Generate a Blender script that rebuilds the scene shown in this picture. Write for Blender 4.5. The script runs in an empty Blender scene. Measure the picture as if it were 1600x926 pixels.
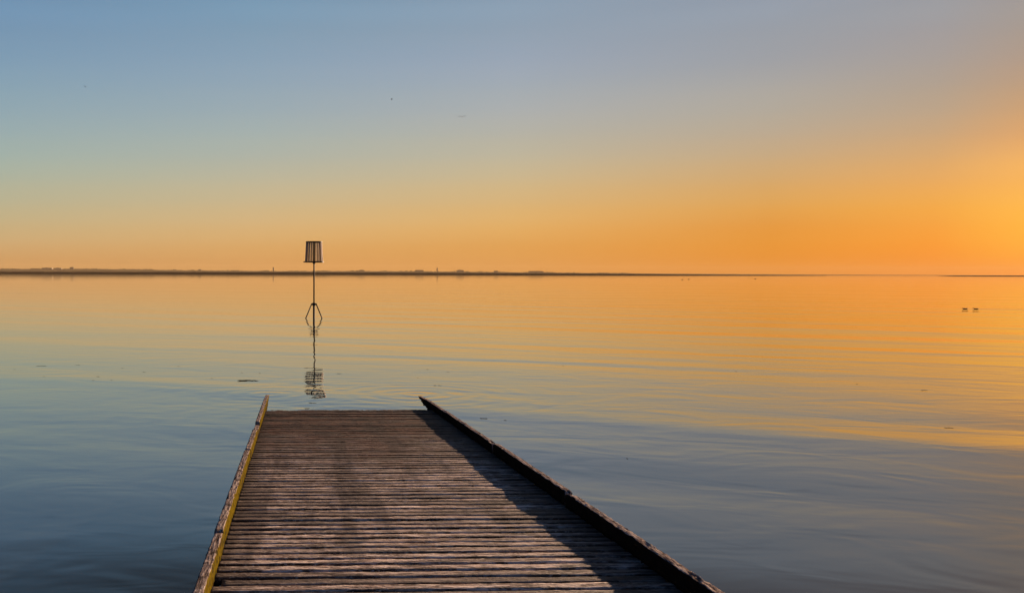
import bpy, bmesh, math, random
from mathutils import Vector, Matrix, noise
R = math.radians
S = bpy.context.scene
COL = S.collection
random.seed(7)

# ------------------------------------------------------------------ camera
EYE = 2.215                 # metres above the water
FPX, PX, PY = 1500.0, 520.0, 463.0
cam_d = bpy.data.cameras.new("camera"); cam = bpy.data.objects.new("camera", cam_d); COL.objects.link(cam)
cam_d.sensor_fit = 'HORIZONTAL'; cam_d.sensor_width = 36.0
cam_d.lens = FPX / 1600 * 36
cam_d.shift_x = (800 - PX) / 1600
cam_d.clip_start = 0.1; cam_d.clip_end = 120000
CM = Matrix.Translation((0, 0, EYE)) @ Matrix.Rotation(R(90 - 1.345), 4, 'X') @ Matrix.Rotation(R(0.14), 4, 'Z')
cam.matrix_world = CM
S.camera = cam

def ray(px, py):
    d = Vector(((px - PX) / FPX, -(py - PY) / FPX, -1.0))
    return (CM.to_3x3() @ d)
def on_plane(px, py, z=0.0):
    d = ray(px, py); t = (z - EYE) / d.z
    return Vector((0, 0, EYE)) + d * t
def at_dist(px, py, dist):
    d = ray(px, py); t = dist / d.y
    return Vector((0, 0, EYE)) + d * t

# ------------------------------------------------------------------ world sky
SUN_AZ, SUN_EL = 39.5, 9.4          # degrees, azimuth clockwise from +Y
def lin(c): 
    c = c / 255.0
    return c / 12.92 if c <= 0.04045 else ((c + 0.055) / 1.055) ** 2.4
W = bpy.data.worlds.new("World"); S.world = W; W.use_nodes = True
nt = W.node_tree; nt.nodes.clear()
class G:
    """small node-graph helper"""
    def __init__(s, nt): s.nt = nt
    def n(s, t, **k):
        nd = s.nt.nodes.new(t)
        for a, b in k.items(): setattr(nd, a, b)
        return nd
    def put(s, sock, v):
        if isinstance(v, bpy.types.NodeSocket): s.nt.links.new(v, sock)
        else: sock.default_value = v
    def m(s, op, a, b=None, c=None, clamp=False):
        nd = s.n('ShaderNodeMath', operation=op); nd.use_clamp = clamp
        s.put(nd.inputs[0], a)
        if b is not None: s.put(nd.inputs[1], b)
        if c is not None: s.put(nd.inputs[2], c)
        return nd.outputs[0]
    def mr(s, v, a, b, c=0.0, d=1.0, kind='LINEAR'):
        nd = s.n('ShaderNodeMapRange', interpolation_type=kind)
        s.put(nd.inputs['Value'], v)
        for i, x in enumerate((a, b, c, d)): s.put(nd.inputs[i + 1], x)
        return nd.outputs[0]
    def mix(s, f, a, b, mode='MIX'):
        nd = s.n('ShaderNodeMix', data_type='RGBA', blend_type=mode)
        s.put(nd.inputs['Factor'], f); s.put(nd.inputs[6], a); s.put(nd.inputs[7], b)
        return nd.outputs[2]
    def ramp(s, f, stops, interp='LINEAR'):
        nd = s.n('ShaderNodeValToRGB'); cr = nd.color_ramp; cr.interpolation = interp
        cr.elements[0].position = stops[0][0]; cr.elements[0].color = (*stops[0][1], 1)
        cr.elements[1].position = stops[-1][0]; cr.elements[1].color = (*stops[-1][1], 1)
        for p, c in stops[1:-1]:
            e = cr.elements.new(p); e.color = (*c, 1)
        s.put(nd.inputs[0], f)
        return nd.outputs[0]
    def noise(s, vec, scale, detail=2, rough=0.5, dist=0.0):
        nd = s.n('ShaderNodeTexNoise'); s.put(nd.inputs['Vector'], vec)
        nd.inputs['Scale'].default_value = scale; nd.inputs['Detail'].default_value = detail
        nd.inputs['Roughness'].default_value = rough; nd.inputs['Distortion'].default_value = dist
        return nd.outputs[0]
    def mapping(s, vec, loc=(0, 0, 0), rot=(0, 0, 0), scale=(1, 1, 1)):
        nd = s.n('ShaderNodeMapping'); s.put(nd.inputs[0], vec)
        nd.inputs[1].default_value = loc; nd.inputs[2].default_value = rot; nd.inputs[3].default_value = scale
        return nd.outputs[0]

g = G(nt)
tc = g.n('ShaderNodeTexCoord'); sp = g.n('ShaderNodeSeparateXYZ'); nt.links.new(tc.outputs['Generated'], sp.inputs[0])
dx, dy, dz = sp.outputs
el = g.m('MULTIPLY', g.m('ARCSINE', dz), 180 / math.pi)                   # elevation in degrees
hl = g.m('SQRT', g.m('ADD', g.m('MULTIPLY', dx, dx), g.m('ADD', g.m('MULTIPLY', dy, dy), 1e-9)))
cosd = g.m('DIVIDE', g.m('ADD', g.m('MULTIPLY', dx, math.sin(R(SUN_AZ))), g.m('MULTIPLY', dy, math.cos(R(SUN_AZ)))), hl)
delta = g.m('MULTIPLY', g.m('ARCCOSINE', g.m('MINIMUM', g.m('MAXIMUM', cosd, -1.0), 1.0)), 180 / math.pi)
# colour of the air by elevation (rows) and by angle away from the sun (columns)
ROWS = [428, 405, 380, 350, 320, 285, 250, 215, 180, 140, 100, 50, 0]
TABLE = {
 1600: [(255,144,36),(255,158,44),(255,171,54),(255,178,62),(253,181,74),(247,178,87),(240,176,98),(222,165,106),(206,160,114),(190,156,124),(177,153,134),(166,152,142),(158,150,147)],
 1460: [(240,136,34),(245,143,38),(247,152,46),(244,160,60),(240,167,72),(231,168,92),(218,167,108),(202,164,122),(188,162,134),(176,159,142),(167,157,150),(159,155,156),(152,153,158)],
 1200: [(224,134,38),(228,140,40),(229,147,50),(226,152,64),(222,162,84),(212,166,106),(200,168,126),(188,168,142),(178,168,153),(170,166,160),(158,160,164),(151,157,166),(145,154,167)],
 800:  [(214,146,72),(220,154,78),(223,162,86),(224,174,104),(216,178,120),(205,181,138),(192,181,154),(181,178,164),(172,175,173),(162,171,178),(153,166,181),(143,160,177),(135,155,174)],
 400:  [(204,146,84),(211,156,92),(215,168,106),(212,177,124),(202,180,138),(190,181,152),(176,179,164),(166,177,172),(156,172,177),(147,167,180),(138,162,181),(128,156,178),(118,150,175)],
 0:    [(192,144,90),(200,153,98),(203,167,116),(196,174,130),(186,177,143),(175,178,155),(163,177,166),(154,173,172),(145,168,176),(136,163,178),(127,157,179),(118,150,177),(110,144,174)],
}
GAIN = 1.0
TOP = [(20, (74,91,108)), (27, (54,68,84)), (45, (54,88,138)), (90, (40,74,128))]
def column(px):
    off = math.hypot(FPX, px - PX)
    st = []
    for y, c in zip(ROWS, TABLE[px]):
        hy = 427.8 + 0.0025 * (px - PX)
        e = max(0.0, math.degrees(math.atan((hy - y) / off)))
        st.append((math.sqrt(e / 90), tuple(lin(v) * GAIN for v in c)))
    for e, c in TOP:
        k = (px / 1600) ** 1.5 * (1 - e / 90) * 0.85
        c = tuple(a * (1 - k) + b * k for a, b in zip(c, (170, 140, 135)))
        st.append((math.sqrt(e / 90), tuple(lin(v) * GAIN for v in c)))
    return st
ef = g.m('SQRT', g.m('DIVIDE', g.m('MAXIMUM', el, 0.0), 90.0))
cols = [(SUN_AZ - math.degrees(math.atan((px - PX) / FPX)), px) for px in (1600, 1460, 1200, 800, 400, 0)]
cur = g.ramp(ef, column(cols[0][1]), 'CARDINAL'); prev = cols[0][0]
for d, px in cols[1:]:
    cur = g.mix(g.mr(delta, prev, d), cur, g.ramp(ef, column(px), 'CARDINAL')); prev = d
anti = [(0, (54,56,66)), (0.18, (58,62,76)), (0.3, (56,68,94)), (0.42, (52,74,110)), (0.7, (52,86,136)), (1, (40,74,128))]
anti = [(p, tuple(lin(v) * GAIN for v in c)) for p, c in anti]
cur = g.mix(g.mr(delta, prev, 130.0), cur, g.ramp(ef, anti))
sky = g.n('ShaderNodeTexSky', sky_type='NISHITA', sun_disc=False, sun_elevation=R(SUN_EL), sun_rotation=R(SUN_AZ),
          air_density=1.0, dust_density=1.0, ozone_density=1.0)
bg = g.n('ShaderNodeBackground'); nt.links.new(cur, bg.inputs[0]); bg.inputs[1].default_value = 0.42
bg2 = g.n('ShaderNodeBackground'); nt.links.new(sky.outputs[0], bg2.inputs[0]); bg2.inputs[1].default_value = 0.0002
ad = g.n('ShaderNodeAddShader'); nt.links.new(bg.outputs[0], ad.inputs[0]); nt.links.new(bg2.outputs[0], ad.inputs[1])
wo = g.n('ShaderNodeOutputWorld'); nt.links.new(ad.outputs[0], wo.inputs[0])

# ------------------------------------------------------------------ sun
sl = bpy.data.lights.new("sun", 'SUN'); sl.energy = 5.0; sl.angle = R(0.6); sl.color = (1.0, 0.70, 0.46)
so = bpy.data.objects.new("sun", sl); COL.objects.link(so)
sd = Vector((math.sin(R(SUN_AZ)) * math.cos(R(SUN_EL)), math.cos(R(SUN_AZ)) * math.cos(R(SUN_EL)), math.sin(R(SUN_EL))))
so.rotation_euler = sd.to_track_quat('Z', 'Y').to_euler()
so.location = (20, 30, 20)
S.view_settings.view_transform = 'Standard'; S.view_settings.look = 'None'
S.view_settings.exposure = 1.25; S.view_settings.gamma = 1.0
S.view_settings.use_curve_mapping = False
S.render.engine = 'CYCLES'
S.cycles.volume_bounces = 1

# ------------------------------------------------------------------ helpers
def tag(o, label=None, cat=None, group=None, kind=None):
    for k, v in (('label', label), ('category', cat), ('group', group), ('kind', kind)):
        if v: o[k] = v
    return o
def link(name, bm, mat, parent=None, smooth=False):
    me = bpy.data.meshes.new(name); bm.normal_update(); bm.to_mesh(me); bm.free()
    for p in me.polygons: p.use_smooth = smooth
    me.materials.append(mat)
    o = bpy.data.objects.new(name, me); COL.objects.link(o)
    if parent: o.parent = parent
    return o
def empty(name, loc=(0, 0, 0), rz=0.0):
    o = bpy.data.objects.new(name, None); COL.objects.link(o); o.empty_display_size = 0.2
    o.location = loc; o.rotation_euler = (0, 0, rz); return o
def copy_tree(o, parent=None):
    c = o.copy(); COL.objects.link(c)
    if parent: c.parent = parent
    for ch in list(o.children): copy_tree(ch, c)
    return c
def mat(name):
    m = bpy.data.materials.new(name); m.use_nodes = True
    nt = m.node_tree; g = G(nt); bs = nt.nodes['Principled BSDF']
    geo = g.n('ShaderNodeNewGeometry')
    return m, g, bs, geo
def box(bm, x0, x1, y0, y1, z0, z1, M=None):
    vs = [Vector((x, y, z)) for x in (x0, x1) for y in (y0, y1) for z in (z0, z1)]
    if M: vs = [M @ v for v in vs]
    v = [bm.verts.new(p) for p in vs]
    for f in ((0,1,3,2),(4,6,7,5),(0,4,5,1),(2,3,7,6),(0,2,6,4),(1,5,7,3)): bm.faces.new([v[i] for i in f])
def tube(bm, pts, r, n=12, cap=True):
    rs = r if isinstance(r, (list, tuple)) else [r] * len(pts)
    rings = []
    for i, p in enumerate(pts):
        p = Vector(p)
        t = (Vector(pts[min(i + 1, len(pts) - 1)]) - Vector(pts[max(i - 1, 0)])).normalized()
        a = t.cross(Vector((0, 0, 1)) if abs(t.z) < 0.9 else Vector((1, 0, 0))).normalized(); b = t.cross(a)
        rings.append([bm.verts.new(p + (a * math.cos(k * 2 * math.pi / n) + b * math.sin(k * 2 * math.pi / n)) * rs[i]) for k in range(n)])
    for A, B in zip(rings, rings[1:]):
        for k in range(n): bm.faces.new((A[k], A[(k + 1) % n], B[(k + 1) % n], B[k]))
    if cap: bm.faces.new(rings[0][::-1]); bm.faces.new(rings[-1])
def fin(bm): bmesh.ops.recalc_face_normals(bm, faces=bm.faces); return bm
def fbm(x, y=0.0, z=0.0, o=3):
    return noise.fractal(Vector((x, y, z)), 1.0, 2.0, o)

# ------------------------------------------------------------------ water
RAMP_AZ, SLOPE, Z0 = -2.195, 0.0393, 0.615
UL, UR = -0.487, 2.219                       # inner edges of the deck, metres right of the viewer
FW = Vector((math.sin(R(RAMP_AZ)), math.cos(R(RAMP_AZ)), 0)); RT = Vector((FW.y, -FW.x, 0))
def rp(u, d, w=0.0): return RT * u + FW * d + Vector((0, 0, Z0 - SLOPE * d + w))

m_water, g, bs, geo = mat('calm_sea_water')
P = geo.outputs['Position']
rotc = R(-28.5)
def crest(scale_u, scale_v, rot=28.5, loc=(0, 0, 0)):
    # u along the crests, v along the travel of the swell; azimuth of travel = rot
    return g.mapping(g.mapping(P, rot=(0, 0, R(rot))), loc=loc, scale=(scale_u, scale_v, 1))
sp = g.n('ShaderNodeSeparateXYZ'); g.put(sp.inputs[0], P)
dist = g.m('SQRT', g.m('ADD', g.m('MULTIPLY', sp.outputs[0], sp.outputs[0]), g.m('MULTIPLY', sp.outputs[1], sp.outputs[1])))
side = g.mr(sp.outputs[0], -9.0, 7.0, 0.30, 1.0, 'SMOOTHSTEP')
h = g.m('MULTIPLY', g.noise(crest(0.020, 0.10), 1.0, 1, 0.4, 0.3), 0.09)                                  # long swell
h = g.m('ADD', h, g.m('MULTIPLY', g.noise(crest(0.045, 0.24, 26, (5, 2, 0)), 1.0, 1, 0.4, 0.6), 0.095))     # shorter swell
h = g.m('MULTIPLY', h, side)
h = g.m('ADD', h, g.m('MULTIPLY', g.noise(crest(0.60, 0.95, 15, (3, 9, 0)), 1.0, 2, 0.5, 0.8), g.mr(side, 0, 1, 0.0045, 0.0125)))
h = g.m('ADD', h, g.m('MULTIPLY', g.noise(crest(1.3, 2.2, 8, (7, 1, 0)), 1.0, 2, 0.5, 0.6), g.mr(side, 0, 1, 0.0007, 0.0028)))
right = g.mr(sp.outputs[0], 3.0, 40.0, 0.0, 1.0, 'SMOOTHSTEP')
h = g.m('ADD', h, g.m('MULTIPLY', g.m('MULTIPLY', g.noise(crest(0.08, 0.8, 24, (1, 4, 0)), 1.0, 2, 0.5, 0.2), 0.014), right))
# small ring ripples where the water laps the sunken end of the slipway
def rings(c, k, amp, fall, r0=0.0):
    vx = g.m('SUBTRACT', sp.outputs[0], c.x); vy = g.m('SUBTRACT', sp.outputs[1], c.y)
    r = g.m('SQRT', g.m('ADD', g.m('MULTIPLY', vx, vx), g.m('ADD', g.m('MULTIPLY', vy, vy), 0.01)))
    wob = g.m('MULTIPLY', g.noise(P, 1.3, 3), 9.0)
    s = g.m('SINE', g.m('ADD', g.m('MULTIPLY', r, k), wob))
    e = g.m('POWER', 2.718, g.m('MULTIPLY', r, -1.0 / fall))
    return g.m('MULTIPLY', g.m('MULTIPLY', s, e), amp)
tipL, tipR = rp(UL, 17.6), rp(UR, 17.6)
h = g.m('ADD', h, rings(tipR, 14.0, 0.0030, 1.3))
h = g.m('ADD', h, rings(tipL, 14.0, 0.0022, 1.1))
h = g.m('ADD', h, rings(rp((UL + UR) / 2, 14.5), 11.0, 0.0028, 1.6))
# thin wake behind the two swimming ducks
wk = on_plane(1525, 482.5); 
wy = g.m('SUBTRACT', g.m('SUBTRACT', sp.outputs[1], wk.y), g.m('MULTIPLY', g.m('SUBTRACT', sp.outputs[0], wk.x), -0.27))
wl = g.m('POWER', 2.718, g.m('MULTIPLY', g.m('MULTIPLY', wy, wy), -9.0))
wm = g.m('MULTIPLY', g.mr(sp.outputs[0], wk.x - 1.2, wk.x + 0.3), g.mr(sp.outputs[0], wk.x + 5, wk.x + 14, 1, 0))
h = g.m('ADD', h, g.m('MULTIPLY', g.m('MULTIPLY', wl, wm), 0.06))
h = g.m('MULTIPLY', h, g.mr(dist, 60.0, 700.0, 1.0, 0.12))
bp = g.n('ShaderNodeBump'); bp.inputs['Strength'].default_value = 1.0; bp.inputs['Distance'].default_value = 1.0
g.put(bp.inputs['Height'], h); g.put(bs.inputs['Normal'], bp.outputs[0])
bs.inputs['Base Color'].default_value = (0.010, 0.011, 0.009, 1)
bs.inputs['Roughness'].default_value = 0.03; bs.inputs['IOR'].default_value = 1.37
bs.inputs['Coat Weight'].default_value = 0.48; bs.inputs['Coat Roughness'].default_value = 0.03; bs.inputs['Coat IOR'].default_value = 1.333
g.put(bs.inputs['Coat Normal'], bp.outputs[0])
bm = bmesh.new()
ys = [-200, -20, 0, 10, 20, 40, 80, 160, 400, 1000, 3000, 9000, 30000, 70000]
xs = [-60000, -15000, -4000, -1000, -300, -80, -20, 0, 20, 80, 300, 1000, 4000, 15000, 60000]
gr = [[bm.verts.new((x, y, 0)) for x in xs] for y in ys]
for i in range(len(ys) - 1):
    for j in range(len(xs) - 1): bm.faces.new((gr[i][j], gr[i][j+1], gr[i+1][j+1], gr[i+1][j]))
water = link('water', bm, m_water); water['kind'] = 'structure'

# ------------------------------------------------------------------ mud banks and the far shore
def strip(name, pts, dist, depth, m, rough=0.0, seed=0, step=None):
    """a long low mound: pts = (pixel x, height above its waterline in pixels at that distance)"""
    mpp = dist / FPX
    bm = bmesh.new(); prev = None
    x0, x1 = pts[0][0], pts[-1][0]; n = int((x1 - x0) / (step or 2.0)) + 1
    for i in range(n + 1):
        px = x0 + (x1 - x0) * i / n
        for (a, ha), (b, hb) in zip(pts, pts[1:]):
            if a <= px <= b: hh = ha + (hb - ha) * (px - a) / (b - a)
        hh = max(0.02, hh + rough * fbm(px * 0.11, seed) + rough * 0.6 * fbm(px * 0.6, seed + 5)) * mpp
        X = (px - PX) * mpp
        wob = 14 * fbm(px * 0.02, seed + 9) * mpp * 0.3
        prof = [(0, -0.5), (0.02, hh * 0.25), (0.18, hh * 0.8), (0.4, hh), (0.75, hh * 0.9), (1.0, -0.5)]
        row = [bm.verts.new((X * (1 + f * depth / dist), dist + wob + f * depth, z)) for f, z in prof]
        if prev:
            for k in range(len(row) - 1): bm.faces.new((prev[k], row[k], row[k+1], prev[k+1]))
        prev = row
    fin(bm)
    o = link(name, bm, m, smooth=True); return o
m_mud, g, bs, geo = mat('wet_mud')
g.put(bs.inputs['Base Color'], g.ramp(g.noise(geo.outputs['Position'], 0.02, 4), [(0.3, (0.030, 0.022, 0.018)), (0.7, (0.055, 0.040, 0.032))]))
bs.inputs['Roughness'].default_value = 0.9; bs.inputs['Specular IOR Level'].default_value = 0.0
m_land, g, bs, geo = mat('far_grassland')
g.put(bs.inputs['Base Color'], g.ramp(g.noise(geo.outputs['Position'], 0.004, 4), [(0.3, (0.10, 0.10, 0.06)), (0.7, (0.17, 0.15, 0.09))]))
bs.inputs['Roughness'].default_value = 0.95; bs.inputs['Specular IOR Level'].default_value = 0.0
BD = 2700.0
o = strip('mud_bank', [(-260, 4.0), (0, 3.6), (200, 3.6), (450, 3.8), (640, 3.5), (800, 3.2), (900, 2.9), (1000, 2.3), (1080, 1.6), (1180, 0.9), (1290, 0.3)], BD, 260, m_mud, 0.12, 3)
o['kind'] = 'structure'
o = strip('mud_bank', [(1466, 0.2), (1490, 0.9), (1560, 1.2), (1700, 1.3), (2000, 1.0)], BD * 0.93, 200, m_mud, 0.1, 13)
o['kind'] = 'structure'
FD = 8500.0
LAND = [(-320, 6.0), (0, 7.0), (110, 7.6), (200, 6.9), (300, 5.3), (430, 4.7), (600, 5.0), (720, 4.4), (850, 3.4), (1000, 2.3), (1200, 1.4), (1400, 0.9), (1640, 0.6), (1900, 0.4)]
o = strip('far_shore', LAND, FD, 900, m_land, 0.18, 21)
o['kind'] = 'structure'
def land_h(px):
    for (a, ha), (b, hb) in zip(LAND, LAND[1:]):
        if a <= px <= b: return ha + (hb - ha) * (px - a) / (b - a)
# a far-off belt of trees along the crest of the shore
m_trees, g, bs, geo = mat('far_tree_foliage')
g.put(bs.inputs['Base Color'], g.ramp(g.noise(geo.outputs['Position'], 0.02, 3), [(0.3, (0.07, 0.075, 0.04)), (0.7, (0.12, 0.12, 0.07))]))
bs.inputs['Roughness'].default_value = 1.0; bs.inputs['Specular IOR Level'].default_value = 0.0
bm = bmesh.new(); mpp = FD / FPX
rnd = random.Random(5)
for i in range(900):
    px = rnd.uniform(-320, 1020)
    d = fbm(px * 0.035, 2.0)
    if d < -0.12 and rnd.random() < 0.8: continue
    X, Y = (px - PX) * mpp, FD + 330 + rnd.uniform(-60, 60)
    s = rnd.uniform(3.0, 6.5) * (1.15 if d > 0.15 else 0.8)
    zb = land_h(px) * mpp - 2
    res = bmesh.ops.create_icosphere(bm, subdivisions=1, radius=1)
    for v in res['verts']:
        q = 1 + 0.35 * noise.noise(v.co * 2 + Vector((i, 0, 0)))
        v.co = Vector((v.co.x * s * 1.25 * q + X, v.co.y * s * q + Y, v.co.z * s * q + zb + s * 0.45))
tb = link('treeline', bm, m_trees); tag(tb, 'low belt of hazy trees along the far shore', 'far trees', kind='stuff')

# buildings of the far town
m_wall, g, bs, geo = mat('far_render_wall')
g.put(bs.inputs['Base Color'], g.ramp(g.noise(geo.outputs['Position'], 0.05, 2), [(0.3, (0.24, 0.20, 0.16)), (0.7, (0.34, 0.29, 0.24))])); bs.inputs['Roughness'].default_value = 0.9
m_roof, g, bs, geo = mat('far_slate_roof')
g.put(bs.inputs['Base Color'], g.ramp(g.noise(geo.outputs['Position'], 0.1, 2), [(0.3, (0.04, 0.035, 0.035)), (0.7, (0.07, 0.06, 0.06))])); bs.inputs['Roughness'].default_value = 0.8
m_glass, g, bs, geo = mat('far_window_glass')
g.put(bs.inputs['Base Color'], g.ramp(g.noise(geo.outputs['Position'], 0.3, 1), [(0.3, (0.02, 0.02, 0.025)), (0.7, (0.04, 0.04, 0.045))])); bs.inputs['Roughness'].default_value = 0.2
def far_pos(px, back=250):
    mpp_ = (FD + back) / FPX
    return Vector(((px - PX) * mpp_, FD + back, land_h(px) * mpp * 0.97 - 3)), mpp_
def building(name, px, wpx, hpx, label, cat, roof='gable', storeys=4):
    p, s = far_pos(px); w, hh = wpx * s, hpx * s + 3; dpt = max(14, w * 0.35)
    r = empty(name, p); tag(r, label, cat)
    bm = bmesh.new(); box(bm, -w/2, w/2, 0, dpt, 0, hh); link('wall', fin(bm), m_wall, r)
    bm = bmesh.new()
    if roof == 'gable':
        rh = min(9, w * 0.25); y0, y1 = -1, dpt + 1
        a = [bm.verts.new(q) for q in ((-w/2-1, y0, hh+.05), (w/2+1, y0, hh+.05), (w/2+1, y1, hh+.05), (-w/2-1, y1, hh+.05), (-w/2+w*.1, dpt/2, hh+rh), (w/2-w*.1, dpt/2, hh+rh))]
        for f in ((0,1,5,4),(2,3,4,5),(1,2,5),(3,0,4),(3,2,1,0)): bm.faces.new([a[k] for k in f])
    elif roof == 'spire':
        a = [bm.verts.new(q) for q in ((-w/2, 0, hh+.05), (w/2, 0, hh+.05), (w/2, dpt, hh+.05), (-w/2, dpt, hh+.05), (0, dpt/2, hh+w*1.2))]
        for f in ((0,1,4),(1,2,4),(2,3,4),(3,0,4),(3,2,1,0)): bm.faces.new([a[k] for k in f])
    else:
        box(bm, -w/2-.6, w/2+.6, -.6, dpt+.6, hh+.05, hh+1.0); box(bm, -w*.18, w*.12, dpt*.3, dpt*.7, hh+1.05, hh+3.4)
    link('roof', fin(bm), m_roof, r)
    n = 1 if w < 15 else 3; storeys = min(storeys, 3)
    for a in range(n):
        for b in range(storeys):
            cx = -w/2 + w * (a + .5) / n; cz = hh * (b + .55) / storeys
            bm = bmesh.new(); box(bm, cx - w/n*.22, cx + w/n*.22, -0.25, -0.02, cz - hh/storeys*.2, cz + hh/storeys*.2)
            link('window', fin(bm), m_glass, r)
    return r
building('apartment_building', 73, 16, 1.7, 'wide flat-topped block at the left end of the far skyline', 'building', 'flat', 4)
building('apartment_building', 90, 12, 1.4, 'shorter block beside the wide flat-topped one on the far left skyline', 'building', 'flat', 3)
building('house', 112, 6, 1.4, 'single peaked house roof on the far left skyline', 'house', 'gable', 2)
building('church_tower', 427, 1.9, 5.6, 'slim hazy tower on the far shore left of the beacon', 'tower', 'flat', 6)
building('church_tower', 683, 1.6, 5.0, 'slim pointed tower on the far shore right of the beacon', 'tower', 'spire', 6)
building('apartment_building', 719, 11, 2.5, 'broad hazy block beside the slim pointed tower on the far shore', 'building', 'flat', 6)
building('terrace_building', 838, 24, 0.9, 'long low hazy roof line just left of the tallest far mast', 'building', 'gable', 2)
building('terrace_building', 655, 14, 0.8, 'long low roof left of the slim pointed tower on the far shore', 'building', 'gable', 2)
building('house', 775, 7, 0.7, 'small low house between the two shorter far masts', 'house', 'gable', 2)
building('house', 565, 8, 0.6, 'low house on the far shore between the beacon and the long low roof', 'house', 'gable', 2)
building('house', 312, 5, 0.8, 'lone small house on the far shore well left of the slim tower', 'house', 'gable', 2)
m_steel, g, bs, geo = mat('dark_painted_steel')
g.put(bs.inputs['Base Color'], g.ramp(g.noise(geo.outputs['Position'], 6, 3), [(0.35, (0.018, 0.012, 0.010)), (0.7, (0.045, 0.026, 0.018))]))
bs.inputs['Roughness'].default_value = 0.7
def mast(px, hpx, label):
    p, s = far_pos(px); hh = hpx * s + 3
    r = empty('radio_mast', p); tag(r, label, 'mast')
    bm = bmesh.new(); tube(bm, [(0, 0, 0), (0, 0, hh)], [0.9, 0.5], 6); link('pole', fin(bm), m_steel, r)
    bm = bmesh.new(); box(bm, -2.2, 2.2, -0.3, 0.3, hh * 0.8, hh * 0.8 + 0.6); link('crossarm', fin(bm), m_steel, r)
mast(750, 4.2, 'thin hazy mast just right of the broad far block')
mast(782, 3.6, 'shortest of the three thin masts on the far shore')
mast(854, 6.5, 'tallest thin mast on the far shore, right of the others')

# ------------------------------------------------------------------ haze
m_haze = bpy.data.materials.new('sea_haze'); m_haze.use_nodes = True; nt = m_haze.node_tree
nt.nodes.clear(); pv = nt.nodes.new('ShaderNodeVolumePrincipled'); ou = nt.nodes.new('ShaderNodeOutputMaterial')
nt.links.new(pv.outputs[0], ou.inputs['Volume'])
pv.inputs['Color'].default_value = (0.84, 0.60, 0.32, 1); pv.inputs['Density'].default_value = 3.0e-5; pv.inputs['Anisotropy'].default_value = 0.0
bm = bmesh.new(); box(bm, -12000, 14000, -300, 11000, -1.5, 95); hz = link('haze', fin(bm), m_haze); hz['kind'] = 'stuff'

# ------------------------------------------------------------------ timber slipway
m_deck, g, bs, geo = mat('weathered_deck_timber')
P = geo.outputs['Position']
L = g.mapping(P, rot=(0, 0, R(RAMP_AZ)))        # u across, d along the slipway
spl = g.n('ShaderNodeSeparateXYZ'); g.put(spl.inputs[0], L)
at = g.n('ShaderNodeAttribute', attribute_name='tone'); tone = at.outputs['Fac']
grain = g.noise(g.mapping(L, scale=(4, 42, 12)), 1.0, 4, 0.65)
fuzz = g.noise(g.mapping(L, rot=(0, 0, R(35)), scale=(26, 70, 30)), 1.0, 3, 0.65)
blot = g.noise(g.mapping(L, scale=(1.6, 5.5, 1)), 1.0, 4, 0.6)
patch = g.noise(g.mapping(L, scale=(0.7, 0.55, 1)), 1.0, 3, 0.6, 0.4)
c = g.ramp(grain, [(0.40, (0.055, 0.028, 0.018)), (0.49, (0.27, 0.166, 0.122)), (0.57, (0.70, 0.545, 0.44))])
c = g.mix(g.mr(blot, 0.49, 0.60, 0, 0.85), c, (0.050, 0.026, 0.016, 1))           # brown algae
c = g.mix(g.mr(fuzz, 0.53, 0.62, 0, 0.75), c, (0.55, 0.45, 0.37, 1))       # raised pale fibres
c = g.mix(g.mr(tone, 0, 1, 0.0, 0.75), c, (0.055, 0.035, 0.024, 1))
wet = g.mr(g.m('ADD', spl.outputs[1], g.m('MULTIPLY', patch, 5.0)), 11.0, 15.5)   # weed and slime towards the water
c = g.mix(g.m('MULTIPLY', wet, 0.93), c, g.ramp(blot, [(0.40, (0.022, 0.012, 0.006)), (0.60, (0.13, 0.055, 0.026))]))
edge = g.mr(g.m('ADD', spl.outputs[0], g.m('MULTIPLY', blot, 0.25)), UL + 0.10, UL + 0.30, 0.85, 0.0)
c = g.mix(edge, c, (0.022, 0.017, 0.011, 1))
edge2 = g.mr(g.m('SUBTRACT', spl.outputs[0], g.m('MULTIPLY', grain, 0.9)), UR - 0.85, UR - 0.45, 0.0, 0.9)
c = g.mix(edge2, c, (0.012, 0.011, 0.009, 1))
mott = g.noise(g.mapping(L, scale=(9, 22, 1)), 1.0, 3, 0.7)
c = g.mix(g.mr(mott, 0.55, 0.64, 0.0, 0.8), c, (0.035, 0.020, 0.014, 1))
track = g.mr(g.noise(g.mapping(L, scale=(3.0, 0.35, 1)), 1.0, 3, 0.6), 0.50, 0.62, 0.0, 0.62)
c = g.mix(track, c, (0.045, 0.026, 0.018, 1))
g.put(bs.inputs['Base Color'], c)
g.put(bs.inputs['Roughness'], g.mr(blot, 0.3, 0.7, 0.8, 0.6)); bs.inputs['Specular IOR Level'].default_value = 0.12
bp = g.n('ShaderNodeBump'); bp.inputs['Strength'].default_value = 1.0; bp.inputs['Distance'].default_value = 0.012
g.put(bp.inputs['Height'], g.m('ADD', g.m('MULTIPLY', grain, 0.7), g.m('MULTIPLY', fuzz, 1.0))); g.put(bs.inputs['Normal'], bp.outputs[0])

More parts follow.
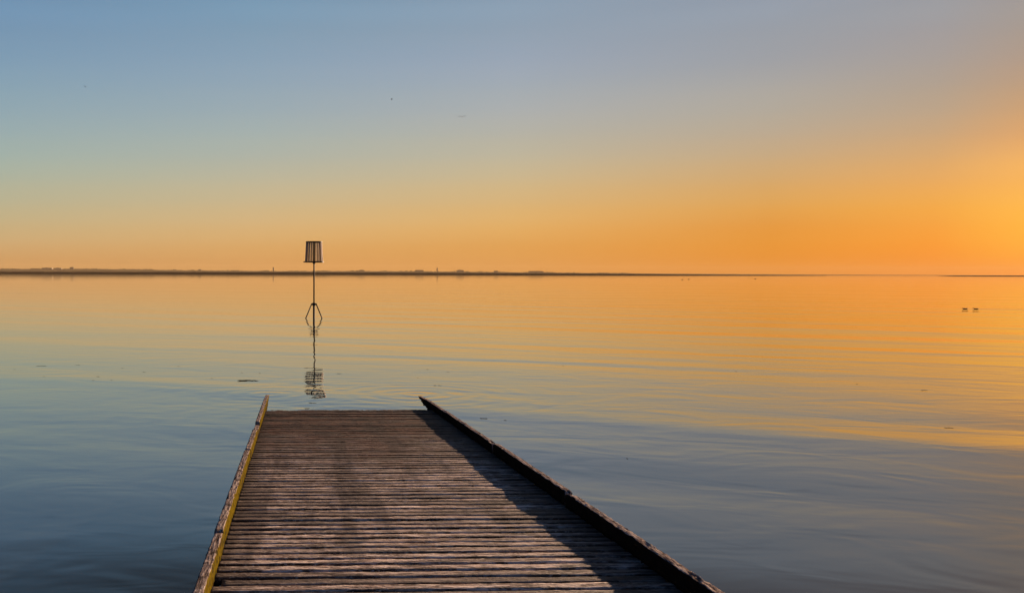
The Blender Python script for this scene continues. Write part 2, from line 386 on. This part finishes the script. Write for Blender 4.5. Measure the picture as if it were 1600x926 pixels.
slip = empty('slipway', rp((UL + UR) / 2, 0, 0) * 1.0, 0)
tag(slip, 'long plank slipway with kerbs running down into the calm water', 'slipway')
SL = slip.location.copy()
def sp_(u, d, w=0.0): return rp(u, d, w) - SL
PITCH = 0.1435
def make_deck():
    bm = bmesh.new(); tl = bm.verts.layers.float.new('tone')
    nu = 90; rn = random.Random(3)
    k = 0; d = -5.0
    while d < 20.2:
        if d < 2.0: cuts = 8
        else: cuts = nu
        wdt = PITCH - rn.uniform(0.022, 0.036); skew = rn.uniform(-0.010, 0.010)
        dz = rn.uniform(-0.004, 0.004); tilt = rn.uniform(-0.03, 0.03); tone = rn.random() ** 2
        near = 1.0 if d > 2.0 else 0.0
        secs = [(0.0, -0.048), (0.0, -0.009), (0.015, -0.003), (0.06, 0.0), (0.3, 0.0005), (0.55, 0.001), (0.8, 0.0), (0.94, -0.001), (0.985, -0.004), (1.0, -0.010), (1.0, -0.048)]
        prev = None
        ul = UL - 0.02 + rn.uniform(0, 0.008); ur = UR + 0.02
        if k == 74: ul = UL + 0.05
        for i in range(cuts + 1):
            t = i / cuts; u = ul + (ur - ul) * t
            row = []
            for j, (f, z) in enumerate(secs):
                e = near * (0.0055 * fbm(u * 5.0, k * 3.1, 1.0 if f < 0.5 else 5.0) + 0.003 * fbm(u * 28.0, k * 2.3, f * 2))
                zz = near * (0.0030 * fbm(u * 3.0, k * 1.7, f) + 0.0022 * fbm(u * 22.0, k * 5.0, f * 3))
                side = (-1 if f < 0.5 else 1) * (1 if (f < 0.2 or f > 0.85) else 0.2)
                if z < -0.04: zz = 0
                dd = d + f * wdt + side * e + skew * (t - 0.5)
                p = sp_(u, dd, dz + z + zz + tilt * (f - 0.5) * wdt - 0.003)
                v = bm.verts.new(p); v[tl] = tone; row.append(v)
            if prev:
                for j in range(len(row) - 1): bm.faces.new((prev[j], prev[j+1], row[j+1], row[j]))
                bm.faces.new((prev[-1], prev[0], row[0], row[-1]))
            else: bm.faces.new(row)
            prev = row
        bm.faces.new(prev[::-1])
        d += PITCH; k += 1
    return fin(bm)
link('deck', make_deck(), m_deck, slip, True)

def kerb_material(name, yellow, shaded_inner):
    m, g, bs, geo = mat(name)
    P = geo.outputs['Position']; L = g.mapping(P, rot=(0, 0, R(RAMP_AZ)))
    gr = g.noise(g.mapping(L, scale=(90, 5, 60)), 1.0, 4, 0.6)
    bl = g.noise(g.mapping(L, scale=(14, 9, 14)), 1.0, 4, 0.65)
    c = g.ramp(gr, [(0.36, (0.06, 0.042, 0.034)), (0.5, (0.24, 0.18, 0.15)), (0.64, (0.46, 0.37, 0.31))])
    c = g.mix(g.mr(bl, 0.54, 0.66, 0, 0.85), c, (0.030, 0.022, 0.016, 1))
    # the inner and outer vertical faces
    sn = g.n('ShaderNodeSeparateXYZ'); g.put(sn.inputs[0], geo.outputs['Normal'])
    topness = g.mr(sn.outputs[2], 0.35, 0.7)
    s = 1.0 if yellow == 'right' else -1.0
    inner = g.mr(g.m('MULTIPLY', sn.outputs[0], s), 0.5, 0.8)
    yc = g.ramp(bl, [(0.36, (0.05, 0.032, 0.004)), (0.48, (0.11, 0.078, 0.006)), (0.62, (0.035, 0.028, 0.008))])
    pt = g.noise(g.mapping(L, scale=(3, 1.7, 9)), 1.0, 4, 0.65)
    yc = g.mix(g.mr(pt, 0.52, 0.62, 0.0, 0.85), yc, (0.045, 0.032, 0.016, 1))
    if shaded_inner:  # unlit inner face: its shade is put into the colour, near black
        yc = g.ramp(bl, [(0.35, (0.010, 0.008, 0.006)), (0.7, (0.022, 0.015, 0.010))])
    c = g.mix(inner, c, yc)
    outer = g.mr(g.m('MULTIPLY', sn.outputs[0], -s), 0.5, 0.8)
    c = g.mix(outer, c, (0.03, 0.022, 0.016, 1))  # outer side's shadow painted in as a dark colour
    g.put(bs.inputs['Base Color'], c); bs.inputs['Roughness'].default_value = 0.95; bs.inputs['Specular IOR Level'].default_value = 0.0
    bp = g.n('ShaderNodeBump'); bp.inputs['Strength'].default_value = 1.0; bp.inputs['Distance'].default_value = 0.010
    g.put(bp.inputs['Height'], g.m('ADD', gr, bl)); g.put(bs.inputs['Normal'], bp.outputs[0])
    return m
m_kl = kerb_material('left_kerb_timber', 'right', False)
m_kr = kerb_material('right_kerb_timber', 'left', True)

def kerb(u0, u1, d0, d1, hgt, m, seed, droop=0.0, worn=1.0, taper=0.0, parent=slip, name='kerb_beam'):
    bm = bmesh.new(); n = max(4, int((d1 - d0) / 0.022)); ring0 = None
    sec = [(0, -0.12), (0, 0.25), (0, 0.6), (0, 0.90), (0.01, 0.955), (0.08, 0.992), (0.14, 1.0), (0.35, 1.0), (0.65, 1.0), (0.86, 1.0), (0.92, 0.992), (0.99, 0.955), (1, 0.90), (1, 0.6), (1, 0.25), (1, -0.12)]
    hb = hgt
    for i in range(n + 1):
        d = d0 + (d1 - d0) * i / n
        e = min(i, n - i) / n * (d1 - d0)
        rnd_end = -0.012 * max(0, 1 - e / 0.04)
        row = []
        tp = 1 - taper * max(0, (d - (d1 - 1.3)) / 1.3)
        for a, (fu, fz) in enumerate(sec):
            nx = 0.0045 * fbm(d * 6, seed, a * 0.7) + 0.003 * fbm(d * 25, seed, a)
            nz = (0.0022 * fbm(d * 1.6, seed + 3, 0) + 0.0022 * fbm(d * 11, seed, a * 0.3) + 0.0042 * fbm(d * 34, seed, a * 0.6)) * worn
            dent = fbm(d * 5, seed + 11, fu * 0.8)
            if dent > 0.32 and fz > 0.8: nz -= (dent - 0.32) * 0.02 * worn
            zt = hb * fz * (tp if fz > 0 else 1)
            if fz < 0.5: nz *= 0
            row.append(bm.verts.new(sp_(u0 + (u1 - u0) * fu + (nx if fu > 0.5 else -nx), d, zt + (nz + rnd_end if fz > 0.5 else 0) - droop * (d - d0) * (fz > 0))))
        if ring0:
            for k in range(len(row) - 1): bm.faces.new((prev[k], prev[k+1], row[k+1], row[k]))
            bm.faces.new((prev[-1], prev[0], row[0], row[-1]))
        else: bm.faces.new(row); ring0 = row
        prev = row
    bm.faces.new(prev[::-1])
    return link(name, fin(bm), m, parent, True)
T = 0.062
# left kerb, far to near
kerb(UL - T, UL, 13.0, 17.55, 0.107, m_kl, 1, 0, 1.0, 0.25)
kerb(UL - T, UL, 10.40, 12.25, 0.106, m_kl, 2)
kerb(UL - T - 0.004, UL - 0.004, 6.52, 10.36, 0.112, m_kl, 3)
kerb(UL - T, UL, 3.0, 6.49, 0.108, m_kl, 4)
kerb(UL - T, UL, -5.0, 2.97, 0.108, m_kl, 5)
lowl = kerb(UL - T, UL, 12.27, 12.98, 0.070, m_kl, 6); lowl['label'] = 'sunken grey length of kerb'
# right kerb
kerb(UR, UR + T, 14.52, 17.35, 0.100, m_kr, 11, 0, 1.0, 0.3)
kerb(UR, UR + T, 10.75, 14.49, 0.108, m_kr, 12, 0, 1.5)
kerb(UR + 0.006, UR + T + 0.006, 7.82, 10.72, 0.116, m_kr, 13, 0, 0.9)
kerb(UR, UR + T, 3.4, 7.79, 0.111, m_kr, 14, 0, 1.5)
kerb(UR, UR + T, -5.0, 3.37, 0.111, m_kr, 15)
# edge beams below the kerbs, bearers under the deck and the piles that carry them
m_pile, g, bs, geo = mat('wet_dark_timber')
g.put(bs.inputs['Base Color'], g.ramp(g.noise(g.mapping(geo.outputs['Position'], scale=(8, 2, 8)), 1, 4), [(0.3, (0.016, 0.013, 0.010)), (0.7, (0.045, 0.034, 0.024))])); bs.inputs['Roughness'].default_value = 0.6
def beam(name, u0, u1, d0, d1, w0, w1):
    bm = bmesh.new(); n = 30; prev = None
    for i in range(n + 1):
        d = d0 + (d1 - d0) * i / n
        q = 0.004 * fbm(d * 2, u0)
        row = [bm.verts.new(sp_(u, d, w + q)) for u, w in ((u0, w0), (u1, w0), (u1, w1), (u0, w1))]
        if prev:
            for k in range(4): bm.faces.new((prev[k], prev[(k+1) % 4], row[(k+1) % 4], row[k]))
        else: bm.faces.new(row)
        prev = row
    bm.faces.new(prev[::-1]); link(name, fin(bm), m_pile, slip)
beam('edge_beam', UL - 0.058, UL - 0.024, -5, 20, -0.24, -0.014)
beam('edge_beam', UR + 0.024, UR + 0.060, -5, 20, -0.24, -0.014)
for u in (UL + 0.35, UL + 1.0, UL + 1.7, UR - 0.35): beam('bearer', u - 0.05, u + 0.05, -5, 20, -0.25, -0.060)
for d in (-4, 0, 4, 8, 12):
    for u in (UL + 0.18, UR - 0.18):
        bm = bmesh.new(); p = sp_(u, d, 0); zt = -0.26
        tube(bm, [(p.x, p.y, p.z - 2.4), (p.x, p.y, p.z + zt)], [0.10, 0.085], 14); link('pile', fin(bm), m_pile, slip)

# ------------------------------------------------------------------ beacon
b0 = on_plane(490.5, 497.0)
K = b0.y / FPX                      # metres per pixel out there
bc = empty('channel_beacon', b0); tag(bc, 'dark steel beacon pole with slatted barrel cage standing in the water', 'beacon')
zt = (497 - 378) * K; zb = (497 - 409) * K; zc = (497 - 475) * K
bm = bmesh.new(); tube(bm, [(0, 0, -3), (0, 0, zc)], 0.052, 16); link('lower_pole', fin(bm), m_steel, bc, True)
bm = bmesh.new(); tube(bm, [(0, 0, zc), (0, 0, zt + 0.03)], 0.036, 16); link('upper_pole', fin(bm), m_steel, bc, True)
bm = bmesh.new(); box(bm, -0.14, 0.14, -0.05, 0.05, zc - 0.04, zc + 0.04); tube(bm, [(0, 0, zc - 0.08), (0, 0, zc + 0.07)], 0.075, 16); link('collar', fin(bm), m_steel, bc)
for s in (-1, 1):
    bm = bmesh.new(); top, ft = Vector((s * 0.115, 0, zc)), Vector((s * 0.415, 0, -0.02))
    tube(bm, [top, ft, ft + Vector((s * 0.25, 0, -0.9))], 0.030, 10); link('strut', fin(bm), m_steel, bc, True)
m_slat, g, bs, geo = mat('faded_red_brown_slats')
g.put(bs.inputs['Base Color'], g.ramp(g.noise(g.mapping(geo.outputs['Position'], scale=(3, 3, 0.6)), 3, 3), [(0.3, (0.34, 0.20, 0.13)), (0.7, (0.60, 0.42, 0.30))])); bs.inputs['Roughness'].default_value = 0.7
rt, rb = 12.3 * K, 13.9 * K
cage = empty('topmark_cage', (0, 0, 0)); cage.parent = bc
bm = bmesh.new(); n = 20
for k in range(n):
    a = 2 * math.pi * (k + 0.3) / n + 0.015 * math.sin(k * 5)
    ca, sa = math.cos(a), math.sin(a)
    w = 0.023
    P4 = []
    for (r, z) in ((rb, zb + 0.01), (rt, zt - 0.01)):
        for rr in (r - 0.008, r + 0.008):
            for ww in (-w, w): P4.append(bm.verts.new((ca * rr - sa * ww, sa * rr + ca * ww, z)))
    for f in ((0,1,3,2),(4,6,7,5),(0,2,6,4),(1,5,7,3),(0,4,5,1),(2,3,7,6)): bm.faces.new([P4[i] for i in f])
link('slats', fin(bm), m_slat, cage)
for s in (-1, 1):
    bm = bmesh.new()
    v = [bm.verts.new((q * 0.042, s * (r + o_), z)) for r, z in ((rb, zb), (rt, zt)) for o_ in (0.012, 0.030) for q in (-1, 1)]
    for f in ((0,1,3,2),(4,6,7,5),(0,2,6,4),(1,5,7,3),(0,4,5,1),(2,3,7,6)): bm.faces.new([v[i] for i in f])
    link('frame_post', fin(bm), m_steel, cage)
def ring(name, r, z, tz, w, parent):
    bm = bmesh.new(); n = 40; rows = []
    for k in range(n):
        a = 2 * math.pi * k / n
        rows.append([bm.verts.new((math.cos(a) * rr, math.sin(a) * rr, zz)) for rr, zz in ((r - w, z - tz), (r + w, z - tz), (r + w, z + tz), (r - w, z + tz))])
    for k in range(n):
        A, B = rows[k], rows[(k + 1) % n]
        for j in range(4): bm.faces.new((A[j], A[(j+1) % 4], B[(j+1) % 4], B[j]))
    box(bm, -r, r, -0.028, 0.028, z - tz * 0.8, z + tz * 0.8)
    box(bm, -0.026, 0.026, -r, r, z - tz * 0.7, z + tz * 0.7)
    link(name, fin(bm), m_steel, parent)
ring('top_ring', rt, zt, 0.028, 0.02, cage)
ring('bottom_ring', rb + 0.025, zb, 0.030, 0.02, cage)
bm = bmesh.new(); box(bm, -rb - 0.085, -rb - 0.03, -0.03, 0.03, zb - 0.025, zb + 0.025); link('arm_stub', fin(bm), m_steel, cage)
bm = bmesh.new(); tube(bm, [(0, 0, zb - 0.09), (0, 0, zb + 0.02)], 0.07, 14); link('socket', fin(bm), m_steel, cage)

# ------------------------------------------------------------------ ducks
m_duck, g, bs, geo = mat('dark_duck_feathers')
g.put(bs.inputs['Base Color'], g.ramp(g.noise(geo.outputs['Position'], 14, 3), [(0.35, (0.03, 0.018, 0.012)), (0.7, (0.085, 0.050, 0.030))])); bs.inputs['Roughness'].default_value = 0.8
m_bill, g, bs, geo = mat('duck_bill')
g.put(bs.inputs['Base Color'], g.ramp(g.noise(geo.outputs['Position'], 20, 1), [(0.3, (0.10, 0.07, 0.02)), (0.7, (0.16, 0.10, 0.03))]))
def loft(bm, secs, n=14):
    """secs: (x, z, half height, half width); body lies along X"""
    rings = [[bm.verts.new((x, hw * math.cos(2 * math.pi * k / n), z + hh * math.sin(2 * math.pi * k / n))) for k in range(n)] for x, z, hh, hw in secs]
    for A, B in zip(rings, rings[1:]):
        for k in range(n): bm.faces.new((A[k], A[(k+1) % n], B[(k+1) % n], B[k]))
    bm.faces.new(rings[0][::-1]); bm.faces.new(rings[-1])
def duck(px, py, label, up):
    r = empty('duck', on_plane(px, py), R(148)); r.scale = (.62, .62, .46); tag(r, label, 'duck', 'ducks swimming to the left')
    bm = bmesh.new()
    loft(bm, [(-0.27, 0.11, 0.006, 0.012), (-0.22, 0.095, 0.022, 0.045), (-0.15, 0.065, 0.055, 0.085), (-0.04, 0.045, 0.080, 0.105), (0.07, 0.045, 0.082, 0.10), (0.14, 0.06, 0.07, 0.08), (0.18, 0.085, 0.055, 0.055),
              (0.195, 0.12 + up, 0.036, 0.034), (0.205, 0.155 + up, 0.030, 0.03), (0.235, 0.185 + up, 0.036, 0.034), (0.265, 0.188 + up, 0.028, 0.026), (0.285, 0.18 + up, 0.012, 0.014)])
    link('body', fin(bm), m_duck, r, True)
    bm = bmesh.new(); loft(bm, [(0.275, 0.178 + up, 0.014, 0.016), (0.31, 0.168 + up, 0.009, 0.017), (0.335, 0.162 + up, 0.004, 0.013)], 8)
    link('bill', fin(bm), m_bill, r, True)
    for s in (-1, 1):
        bm = bmesh.new(); loft(bm, [(-0.19, 0.10, 0.006, 0.01), (-0.10, 0.085, 0.035, 0.018), (0.02, 0.075, 0.042, 0.02), (0.10, 0.08, 0.02, 0.01)], 10)
        for v in bm.verts: v.co.y += s * 0.092
        link('wing', fin(bm), m_duck, r, True)
duck(1508, 482.6, 'leading dark duck, left one of the pair on the orange water', -0.075)
duck(1525, 482.8, 'following dark duck with the thin wake, right one of the pair', -0.035)

# ------------------------------------------------------------------ gulls in flight
m_gull, g, bs, geo = mat('gull_feathers')
g.put(bs.inputs['Base Color'], g.ramp(g.noise(geo.outputs['Position'], 9, 2), [(0.35, (0.008, 0.008, 0.009)), (0.7, (0.02, 0.02, 0.02))])); bs.inputs['Roughness'].default_value = 0.8
def gull(px, py, dist, span, rz, dihedral, label):
    r = empty('gull', at_dist(px, py, dist), R(rz)); tag(r, label, 'gull', 'birds flying in the sky')
    L_ = span * 0.42
    bm = bmesh.new(); loft(bm, [(-L_*.5, 0, .005, span*.05), (-L_*.3, 0, .02*span, .03*span), (0, 0, .055*span, .05*span), (L_*.25, .005, .05*span, .045*span), (L_*.42, .01, .03*span, .03*span), (L_*.5, .008, .008, .01)], 10)
    link('body', fin(bm), m_gull, r, True)
    for s in (-1, 1):
        bm = bmesh.new(); rows = []
        for t, ch, sw, zz in ((0, .20, 0, 0), (.4, .18, .05, dihedral), (.75, .13, .0, dihedral * 0.9), (1, .03, -.12, dihedral * 0.5)):
            y = s * span * 0.5 * t; c_ = ch * span
            rows.append([bm.verts.new((sw * span + q * c_, y, zz * span + w_)) for q, w_ in ((.5, .012*span), (0, .024 * span), (-.5, -.022*span), (0, -.010 * span))])
        for A, B in zip(rows, rows[1:]):
            for k in range(4): bm.faces.new((A[k], A[(k+1) % 4], B[(k+1) % 4], B[k]))
        bm.faces.new(rows[0]); bm.faces.new(rows[-1])
        link('wing', fin(bm), m_gull, r)
gull(722, 183, 150, 1.15, 75, 0.12, 'gull with outspread wings, rightmost bird in the sky')
gull(612, 156, 170, 0.62, 20, 0.34, 'small dark bird in the sky left of the gull with outspread wings')
gull(133, 136, 210, 0.62, -35, 0.32, 'small dark bird high in the left part of the sky')
gull(13, 175.5, 330, 0.60, 10, 0.3, 'tiniest faint bird by the left edge of the sky')

# ------------------------------------------------------------------ floating weed
m_weed, g, bs, geo = mat('floating_brown_weed')
g.put(bs.inputs['Base Color'], g.ramp(g.noise(geo.outputs['Position'], 12, 3), [(0.35, (0.020, 0.018, 0.010)), (0.7, (0.05, 0.04, 0.02))])); bs.inputs['Roughness'].default_value = 0.9; bs.inputs['Specular IOR Level'].default_value = 0.05
def weed_mesh(length, width, seed, strands):
    rn = random.Random(seed); bm = bmesh.new()
    for s in range(strands):
        x = rn.uniform(-.5, .5) * length * 0.8; y = rn.gauss(0, .3) * width; a = rn.gauss(0, .35)
        l = rn.uniform(.15, .45) * length; pts = []
        for i in range(6):
            t = i / 5 - .5
            pts.append((x + math.cos(a) * t * l, y + math.sin(a) * t * l + 0.25 * width * math.sin(t * 6 + s), 0.004 + 0.010 * (0.5 - abs(t)) * rn.random()))
        w_ = rn.uniform(.03, .07) * width + 0.003
        tube(bm, pts, [w_ * .3, w_, w_ * 1.1, w_, w_ * .8, w_ * .2], 5)
    for v in bm.verts: v.co.z *= 0.35
    return fin(bm)
def weed(px, py, wpx, label, seed, strands=9, asp=0.22, group=None):
    p = on_plane(px, py); k = p.y / FPX
    o = link('floating_weed', weed_mesh(wpx * k, max(wpx * k * asp, .05), seed, strands), m_weed); o.location = p
    tag(o, label, 'seaweed', group)
weed(387, 594.5, 34, 'longest dark raft of weed, just left of the slipway end', 1, 34, 0.30)
weed(64, 571.5, 15, 'long thin strand of weed near the left edge of the water', 2, 9, 0.16)
weed(756, 653.5, 12, 'dark scrap of weed beside the far right kerb of the slipway', 3, 9, 0.25)
weed(683, 602.0, 15, 'broken line of weed just beyond the right tip of the slipway', 4, 6, 0.10)
weed(1482, 668.0, 12, 'single thin scrap of weed low on the right side of the water', 5, 5, 0.12)
weed(1444, 609.5, 11, 'scrap of weed on the orange water at the right', 6, 6, 0.15)
weed(529, 583.5, 8, 'small scrap of weed right of the beacon reflection', 17, 5, 0.12)
weed(790, 656.5, 6, 'small scrap of weed right of the one beside the far right kerb', 8, 4, 0.25)
ORD = ['first', 'second', 'third', 'fourth', 'fifth', 'sixth', 'seventh', 'eighth', 'ninth', 'tenth', 'eleventh', 'twelfth']
LEFT = [(22,577),(70,588),(121,570),(145,594),(153,588),(174,594),(190,575),(224,581),(279,572),(331,591),(378,582),(407,583)]
for i, q in enumerate(LEFT):
    weed(q[0], q[1], 2.5 + (i * 37 % 5), ORD[i] + ' from the left of the tiny weed specks left of the slipway', 20 + i, 3, 0.15, 'specks of weed left of the slipway')
RIGHT = [(653,590),(668,577),(700,581),(880,571),(980,716),(1150,580),(1340,600)]
for i, q in enumerate(RIGHT):
    weed(q[0], q[1], 2.5 + (i * 23 % 4), ORD[i] + ' from the left of the tiny weed specks right of the beacon', 60 + i, 3, 0.15, 'specks of weed right of the beacon')
# far specks: birds resting on the water near the horizon
def far_bird(px, py, label):
    p = on_plane(px, py); sc = 3.2 * p.y / FPX * 0.5
    bm = bmesh.new(); loft(bm, [(-1, .25, .02, .05), (-.6, .2, .2, .25), (0, .2, .32, .4), (.5, .25, .28, .3), (.65, .55, .15, .14), (.8, .75, .13, .13), (1, .75, .04, .05)], 10)
    for v in bm.verts: v.co *= min(sc, 0.9)
    o = link('resting_bird', fin(bm), m_duck, None, True); o.location = p; tag(o, label, 'bird', 'birds resting far out on the water')
far_bird(1066, 436.8, 'left of two close specks of resting birds far out near the mud bank')
far_bird(1076, 436.4, 'right of two close specks of resting birds far out near the mud bank')
far_bird(1180, 435.6, 'lone speck of a resting bird far out beyond the end of the mud bank')
